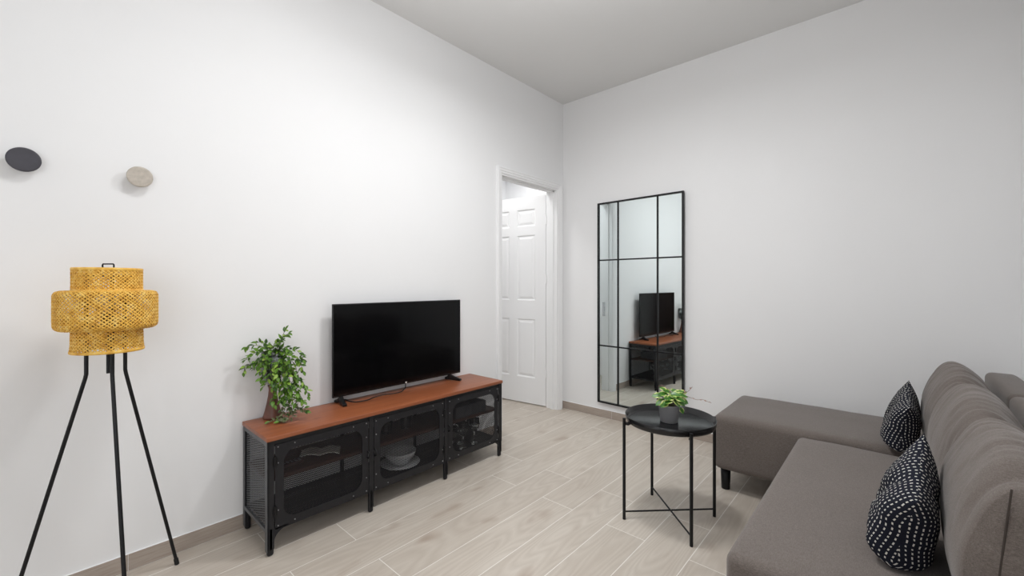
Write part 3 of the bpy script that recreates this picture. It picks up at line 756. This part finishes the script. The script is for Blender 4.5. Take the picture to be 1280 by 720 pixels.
    for vi, ctrl in enumerate(vines):
        path = smooth_path([W(*c) for c in ctrl], 6)
        sm.tube(path, .0011, 5, cap=False)
        acc = rnd.uniform(0, .012)
        for a, b in zip(path[:-1], path[1:]):
            acc += (b-a).length
            if acc > .0098:
                acc = 0
                for s in (1, -1) if rnd.random() < .45 else (rnd.choice((1, -1)),):
                    t = (b-a).normalized()
                    side = t.cross(Vector((rnd.uniform(-1,1), rnd.uniform(-1,1), rnd.uniform(-.3,1))).normalized())
                    d = (t*.55 + side*s*.9 + Vector((.25,-.1,rnd.uniform(-.45,.25)))).normalized()
                    up = (Vector((.5,-.45,.8)) + Vector((rnd.uniform(-.6,.6), rnd.uniform(-.6,.6), rnd.uniform(-.4,.4)))).normalized()
                    L = rnd.uniform(.020, .034)
                    tip = b + d*L
                    if tip.x < XL+.012: d.x = abs(d.x)+.2
                    if tip.z < CH+.004: d.z = abs(d.z)*.3+.05
                    low = b.z < CH+.09
                    mi = rnd.choice((3,3,0,3)) if low and vi in (13,14,15,16,27,28,29) else rnd.choice((0,0,1,1,1,2))
                    leaf(lm, b, d, up, L*(.8 if low else 1), L*rnd.uniform(.48,.62)*(.7 if low else 1), mi, .3, .22)
        leaf(lm, path[-1], (path[-1]-path[-3]).normalized()+Vector((.15,0,.02)), Vector((.5,-.4,.8)), .027, .015, 1, .3, .1)
    for i, v in enumerate(lm.v):
        x, y, z = v
        if z < CH+.003: z = CH+.003
        if x < XL+.004: x = XL+.004
        lm.v[i] = (x, y, z)
    sm.build('vine', M['stem'], root); lm.build('foliage', [M['leaf_dark'], M['leaf_mid'], M['leaf_light'], M['leaf_dry']], root)
make_vine_plant()

# ------------------------------------------------------------------ tray table and its plant
TC = Vector((-.876, 2.207, 0)); TZ = .507
def make_table():
    root = thing('tray_table', TC, 'round black metal tray side table with crossed base', 'side table')
    R = .222
    m = MB(); m.lathe([(0,TZ-.006),(R-.012,TZ-.006),(R-.004,TZ-.004),(R,TZ+.003),(R+.004,TZ+.030),(R+.002,TZ+.0315),(R-.0005,TZ+.030),(R-.006,TZ+.006),(R-.014,TZ-.001),(0,TZ-.001)], TC, 96); m.build('tray', M['tray'], root)
    feet = []
    for (dx, dy) in ((-1,-1), (-1,1), (1,1), (1,-1)):
        d = Vector((dx, dy, 0)).normalized()
        p = TC + d*(.2425); feet.append(p)
        m = MB(); m.tube([p+Vector((0,0,.0)), p+Vector((0,0,TZ+.022))], .0080, 14)
        m.build('leg', M['black'], root)
        m = MB(); m.box(tuple(p-d*.008-Vector((.006,.006,0))+Vector((0,0,TZ-.012))), tuple(p-d*.026+Vector((.006,.006,0))+Vector((0,0,TZ-.0035))))
        m.build('bracket', M['black'], root)
    for k in (0, 1):
        m = MB(); m.tube([feet[k]+Vector((0,0,.040+.006*k)), feet[k+2]+Vector((0,0,.040+.006*k))], .0042, 10); m.build('crossbar', M['black'], root)
make_table()
def make_pothos():
    B = TC + Vector((-.004, .004, TZ-.0003))
    root = thing('potted_plant', B, 'small variegated leafy plant in grey pot on black tray table', 'plant')
    m = MB(); m.lathe([(0,0),(.042,0),(.0435,.002),(.0535,.088),(.0545,.090),(.0525,.0915),(.0505,.089),(.049,.075),(0,.075)], B, 48); m.build('pot', M['pot'], root)
    m = MB(); m.lathe([(0,.079),(.02,.081),(.0495,.077)], B, 24); m.build('soil', M['soil'], root)
    sm = MB(); lm = MB(); rnd = random.Random(11)
    S = 1/236.0
    # (right px, height px above the pot rim, towards viewer m, leaf size, direction)
    spec = [(-13,4,.02,.058,(-.75,-.2,-.35)),(-16,10,.0,.052,(-.9,.1,.0)),(-9,3,.045,.056,(-.7,-.3,-.35)),(-4,6,.055,.060,(-.85,-.3,-.1)),(4,6,.055,.062,(.5,-.4,-.45)),(10,6,.05,.056,(.6,-.4,-.45)),
            (15,5,.03,.050,(.75,-.3,-.35)),(18,10,.01,.050,(.95,-.1,.0)),(22,13,-.02,.048,(.9,.3,.15)),(-8,13,.02,.054,(-.85,-.2,.15)),(-1,15,.01,.050,(-.6,-.2,.25)),(5,13,.03,.054,(.7,-.4,.1)),
            (12,12,.02,.050,(.8,-.3,.1)),(-5,16,-.03,.046,(-.4,.5,.3)),(9,15,-.03,.046,(.5,.5,.2)),(15,14,-.01,.044,(.8,.2,.2)),(-12,9,-.02,.048,(-.8,.3,.1)),(-1,10,.05,.052,(-.75,-.45,-.05)),(8,9,.05,.055,(.75,-.4,-.15)),
            (14,-5,.045,.036,(.35,-.3,-.85)),(3,10,-.04,.046,(0,.8,.2)),(20,5,.02,.042,(.7,-.3,-.4)),(1,11,.04,.050,(.2,-.75,.1)),(-6,10,.045,.05,(-.6,-.6,.05))]
    for (a, b, c, L, d) in spec:
        p = B + ER*(a*S*.85) - ED*(c*.85) + Vector((0,0,.094+b*S))
        s0 = B + ER*(a*S*.25) - ED*(c*.25) + Vector((0,0,.079))
        sm.tube(smooth_path([s0, (s0+p)/2+Vector((0,0,.02)), p], 5), .0016, 6, cap=False)
        dd = ER*d[0] + ED*d[1] + Vector((0,0,d[2]))
        up = Vector((.45,-.5,.85)) + Vector((rnd.uniform(-.35,.35), rnd.uniform(-.35,.35), rnd.uniform(-.2,.2)))
        leaf(lm, p - dd.normalized()*L*.35, dd, up, L, L*rnd.uniform(.62,.76), 0, .16, .18)
    # two thin shoots reaching right
    tm = MB()
    for pts in ([(10,14,.0),(22,9,.0),(32,6,.02),(40,6,.02),(47,3,.02)], [(14,12,.0),(24,14,-.01),(30,20,-.01)], [(0,12,0),(-2,18,0),(-8,22,0),(-14,21,0)]):
        path = smooth_path([B + ER*(a*S) - ED*c + Vector((0,0,.094+b*S)) for a, b, c in pts], 6)
        tm.tube(path, .0012, 5, cap=False)
        for k in range(4, len(path), 5):
            dd = Vector((rnd.uniform(-.5,1), rnd.uniform(-.6,.6), rnd.uniform(-.3,.5))); leaf(lm, path[k], dd, Vector((0,-.3,1)), .016, .009, 1, .2, .2)
    sm.build('stems', M['stem'], root); tm.build('shoots', M['twig'], root); lm.build('foliage', [M['pothos'], M['twig']], root)
make_pothos()

# ------------------------------------------------------------------ wall mirror
def make_mirror():
    x0, x1, z0, z1 = -2.037, -1.243, .139, 1.976
    yb = YB-.001
    root = thing('wall_mirror', (x0, yb, z0), 'tall rectangular wall mirror divided by a thin black grid frame', 'mirror')
    m = MB(); m.box((x0+.004, yb-.012, z0+.004), (x1-.004, yb-.002, z1-.004)); m.build('mirror_glass', M['mirror'], root)
    m = MB(); t = .013; d = .024
    m.box((x0, yb-d, z0), (x0+t, yb, z1)); m.box((x1-t, yb-d, z0), (x1, yb, z1)); m.box((x0+t, yb-d, z0), (x1-t, yb, z0+t)); m.box((x0+t, yb-d, z1-t), (x1-t, yb, z1)); m.build('frame', M['black'], root)
    for x in (-1.829, -1.461):
        m = MB(); m.box((x-.006, yb-.019, z0+t), (x+.006, yb-.0115, z1-t)); m.build('glazing_bar', M['black'], root)
    for z in (1.449, .664):
        m = MB(); m.box((x0+t, yb-.018, z-.006), (x1-t, yb-.0115, z+.006)); m.build('glazing_bar', M['black'], root)
    root.rotation_euler.z = -.027
make_mirror()

# ------------------------------------------------------------------ corner sofa
SZ = .452
def make_sofa():
    root = thing('corner_sofa', (.05, 2.3, 0), 'taupe grey fabric corner sofa with long chaise against the back wall', 'sofa')
    def wob(amp, f=6):
        def fn(w, o, h):
            k = noise.noise(w*f)*amp + noise.noise(w*f*3)*amp*.35
            crown = .006*max(0, (1-(o.x/h[0])**4)*(1-(o.y/h[1])**4)) if o.z > h[2]*.9 else 0
            return w + Vector((k*.5, k*.5, k+crown))
        return fn
    m = MB(); m.soft((-.366, 1.325, .13), (.350, 2.605, SZ), .030, 5, extra=14, fn=wob(.0035)); m.build('seat', M['fabric'], root)
    m = MB(); m.soft((-.805, 2.685, .13), (.350, 3.315, SZ), .036, 5, extra=14, fn=wob(.0035)); m.build('chaise', M['fabric'], root)
    m = MB(); m.soft((.352, 1.325, .13), (.470, 2.682, .772), .028, 5, extra=10, fn=wob(.002)); m.build('backrest', M['fabric'], root)
    m = MB(); m.soft((.352, 2.690, .13), (.470, 3.315, .772), .028, 5, extra=8, fn=wob(.002)); m.build('backrest', M['fabric'], root)
    for (x, y) in ((-.752, 2.755), (-.745, 3.25), (.40, 3.25), (.40, 1.40), (-.30, 1.40), (-.30, 2.52), (.40, 2.60)):
        m = MB(); m.lathe([(0,0),(.022,0),(.0235,.003),(.0285,.132),(0,.132)], (x, y, 0), 28); m.build('leg', M['blackwood'], root)
make_sofa()

def back_cushion(y0, y1, seed, label, sag0=.05, sag1=.055, boxy=False):
    """loose stuffed back cushion: fat leaning profile lofted along y, gathered along the top seam, boxed ends with a seam"""
    prof = [(.134,.462),(.112,.485),(.100,.55),(.098,.62),(.106,.69),(.125,.755),(.152,.81),(.180,.845),(.210,.858),(.243,.850),(.276,.825),(.303,.785),(.324,.73),(.336,.66),(.339,.58),(.334,.50),(.314,.464),(.22,.458)]
    XS = .212
    P = [Vector((x, z)) for x, z in prof]; n = len(P); ring = []
    for i in range(n):
        a, b, c, d = P[(i-1) % n], P[i], P[(i+1) % n], P[(i+2) % n]
        for k in range(5):
            t = k/5; ring.append(.5*((2*b) + (c-a)*t + (2*a-5*b+4*c-d)*t*t + (3*b-a-3*c+d)*t**3))
    K = len(ring); NY = 90; H = (y1-y0)/2; yc = (y0+y1)/2
    m = MB(); vs = []; fs = []; off = Vector((seed*3.1, seed*1.7, 0))
    rows = [(-1.0, .03, -.016), (-1.0, .30, -.014), (-1.0, .55, -.010), (-1.0, .74, -.004)]
    for j in range(NY+1):
        s = -1 + 2*j/NY; v = math.copysign(1-(1-abs(s))**1.5, s)
        rows.append((v*.992, .80 + .20*max(0, 1-abs(v)**6)**.5 if boxy and v < 0 else .64 + .36*max(0, 1-abs(v)**3.2)**.5, 0))
    rows += [(1.0, .74, .004), (1.0, .55, .010), (1.0, .30, .014), (1.0, .03, .016)]
    for (v, th, bulge) in rows:
        if bulge and not (boxy and v < 0): th *= .82
        sag = sag0 if v < 0 else sag1
        hs = 1 - sag/.40*abs(v)**3 - (.02 if abs(v) == 1.0 else 0)
        if bulge: hs -= (1-th)*.05
        for p in ring:
            rx = p.x-XS; x = XS + rx*th; z = .460 + (p.y-.460)*hs
            if bulge and z > .66: z -= (1-th)*.02
            y = yc + H*.985*v + bulge
            top = max(0, min(1, (z-.62)/.20)); q = Vector((x*3, y*30, z*3)) + off
            wr = (noise.noise(q)*.55 + noise.noise(Vector((q.x*1.5, q.y*2.1, q.z*1.5)))*.5) * .0105*top*(0 if bulge else 1)
            wr -= max(0, 1-abs(noise.noise(Vector((x*2.2, y*26, z*2.2))+off*2))*7) * .0060*top*(0 if bulge else 1)
            low = noise.noise(Vector((x*8, y*8, z*8))+off)*.006 + noise.noise(Vector((x*18, y*12, z*18))+off)*.0022
            nrm = Vector((rx, (p.y-.655)*.8)); nrm.normalize()
            if rx > .05: low = min(low, 0)                              # flat where it rests on the backrest
            vs.append((x + nrm.x*(wr+low), y, max(z + nrm.y*(wr+low), SZ+.012)))
    for j in range(len(rows)-1):
        for k in range(K):
            k2 = (k+1) % K; fs.append((j*K+k, (j+1)*K+k, (j+1)*K+k2, j*K+k2))
    m.add(vs, fs, True)
    o = tag(m.build('back_cushion', M['fabric']), label, 'cushion', 'loose back cushions along the sofa')
    for e, base, sag in ((-1, 0, sag0), (1, (len(rows)-1)*K, sag1)):     # end seams
        line = []
        top = max(vs[base:base+K], key=lambda q: q[2])[2]
        if boxy and e < 0: top = .795
        for q in range(24):
            z = .475 + (top-.475)*q/23; line.append((.163+(z-.54)*.09, yc - (H*.985+.0118), z) if boxy and e < 0 else (XS, yc + e*(H*.985+.0165), z))
        s = MB(); s.tube(line, .0021, 6); s.build('seam', M['seam'], o)
    return o
back_cushion(1.385, 1.915, 1, 'taupe back cushion nearest the viewer at the sofa front end', .065, .055, True)
back_cushion(1.945, 2.505, 2, 'middle taupe back cushion behind the navy dotted pillows')
back_cushion(2.540, 3.10, 3, 'taupe back cushion at the far end by the back wall')

# ------------------------------------------------------------------ dotted throw pillows
def pillow(A, B, Cc, D, thick, nrm, label, seed, pin=.07):
    """corners: A near-bottom, B near-top, C far-top, D far-bottom; two puffed sheets, cloth lengths kept in the UVs"""
    A, B, Cc, D = map(Vector, (A, B, Cc, D)); nrm = Vector(nrm).normalized(); N = 48; m = MB(); m.uv = []
    off = Vector((seed*2.3, seed, 0))
    for side in (-1, 1):
        g = [[None]*(N+1) for _ in range(N+1)]
        for i in range(N+1):
            for j in range(N+1):
                u, v = .5-.5*math.cos(PI*i/N), .5-.5*math.cos(PI*j/N); a, b = 2*u-1, 2*v-1
                uu = .5 + .5*a*(1-pin*(1-b*b)); vv = .5 + .5*b*(1-pin*(1-a*a))
                p = A*(1-uu)*(1-vv) + D*uu*(1-vv) + Cc*uu*vv + B*(1-uu)*vv
                puff = (max(0, 1-a**6)**.5 if a < 0 else max(0, 1-a**4)**.5)*(max(0, 1-b**8)**.5 if b < 0 else max(0, 1-b**2.4)**.6)*(1.08-.22*b)
                w = noise.noise(Vector((u*4, v*4, side*2))+off)*.008 + noise.noise(Vector((u*11, v*11, side*2))+off)*.003
                w -= .012*math.exp(-((a+b*.55-.12)/.10)**2)*(.4+.6*puff)        # slack crease
                p = p + nrm*side*(thick/2*puff + w*puff)
                if p.z < SZ+.012: p.z = SZ+.012 + (p.z-SZ-.012)*.04
                g[i][j] = p
        c = N//2; U = [[0]*(N+1) for _ in range(N+1)]; V = [[0]*(N+1) for _ in range(N+1)]
        for j in range(N+1):
            for i in range(c+1, N+1): U[i][j] = U[i-1][j] + (g[i][j]-g[i-1][j]).length
            for i in range(c-1, -1, -1): U[i][j] = U[i+1][j] - (g[i][j]-g[i+1][j]).length
        for i in range(N+1):
            for j in range(c+1, N+1): V[i][j] = V[i][j-1] + (g[i][j]-g[i][j-1]).length
            for j in range(c-1, -1, -1): V[i][j] = V[i][j+1] - (g[i][j]-g[i][j+1]).length
        vs = []
        for i in range(N+1):
            for j in range(N+1): vs.append(g[i][j]); m.uv.append((U[i][j]+.5+side*.017, V[i][j]+.5))
        fs = []
        for i in range(N):
            for j in range(N):
                q = (i*(N+1)+j, (i+1)*(N+1)+j, (i+1)*(N+1)+j+1, i*(N+1)+j+1)
                fs.append(q if side > 0 else tuple(reversed(q)))
        m.add(vs, fs, True)
    return tag(m.build('throw_pillow', M['pillow']), label, 'pillow', 'navy pillows with white dashes')
pillow((-.004,1.530,.466), (.044,1.480,.680), (.068,1.765,.785), (.014,1.85,.466), .122, (-1,-.10,.22), 'navy pillow with white dashes leaning on the nearest back cushion', 1)
pillow((.014,2.61,.466), (.052,2.58,.680), (.056,2.86,.756), (.014,2.95,.466), .116, (-1,-.22,.2), 'navy dotted pillow at the far end on the chaise', 2)

# ------------------------------------------------------------------ light
def area(name, loc, rot, size, power, col=(1,1,1), sy=None, shape='RECTANGLE', spread=None):
    l = bpy.data.lights.new(name, 'AREA'); l.energy = power; l.color = col; l.shape = shape; l.size = size
    if sy: l.size_y = sy
    if spread: l.spread = spread
    o = bpy.data.objects.new(name, l); COL.objects.link(o); o.location = loc; o.rotation_euler = rot; return o
area('window_daylight', ((wx0+wx1)/2, YF+.03, (wz0+wz1)/2), (PI/2, 0, 0), wx1-wx0, 9, (.96,.98,1), wz1-wz0)
area('side_fill', (XR-.02, (vy0+vy1)/2, (vz0+vz1)/2), (0, PI/2, 0), vz1-vz0, 23, (.965,.982,1), vy1-vy0)  # added fill from the right, at the made-up side window
area('ceiling_light', (-1.20, .75, ZC-.06), (0, 0, 0), .45, 14, (.99,.995,1), shape='DISK')
area('corner_fill_down', (-1.12, 1.78, 2.74), (0, 0, 0), .32, 21, (.99,.995,1), shape='DISK')  # added fill lamp without a fixture, brightens the corner and floor
area('ceiling_fill_up', (-.85, 1.30, 2.42), (PI, 0, 0), .32, 14, (.99,.995,1), shape='DISK')  # added upward fill without a fixture, evens out the ceiling
area('hall_light', (-3.2, 3.75, HZ-.04), (0, 0, 0), .35, 10, (.99,.995,1), shape='DISK')
area('hall_entry_fill', (-2.95, 2.75, HZ-.04), (0, 0, 0), .35, 8, (1,.995,.98), shape='DISK')  # added fill lamp, brightens the floor by the doorway
w = bpy.data.worlds.new('World'); scene.world = w; w.use_nodes = True
bg = w.node_tree.nodes['Background']; bg.inputs[0].default_value = (.85,.92,1,1); bg.inputs[1].default_value = 1.0

# ------------------------------------------------------------------ camera and output
cam = bpy.data.cameras.new('camera'); co = bpy.data.objects.new('camera', cam); COL.objects.link(co)
cam.sensor_width = 36; cam.lens = 528/1280*36; cam.shift_y = -5.2/1280; cam.clip_start = .02
co.location = (0, 0, 1.232); co.rotation_euler = (PI/2, 0, math.radians(42.1)); scene.camera = co
vs_ = scene.view_settings
scene.display_settings.display_device = 'sRGB'
vs_.view_transform = 'Standard'; vs_.look = 'None'; vs_.gamma = 1; vs_.use_curve_mapping = False; vs_.exposure = 0.0
scene.cycles.use_denoising = True
scene.cycles.max_bounces = 10; scene.cycles.diffuse_bounces = 6; scene.cycles.glossy_bounces = 5; scene.cycles.transmission_bounces = 8
scene.cycles.caustics_refractive = False
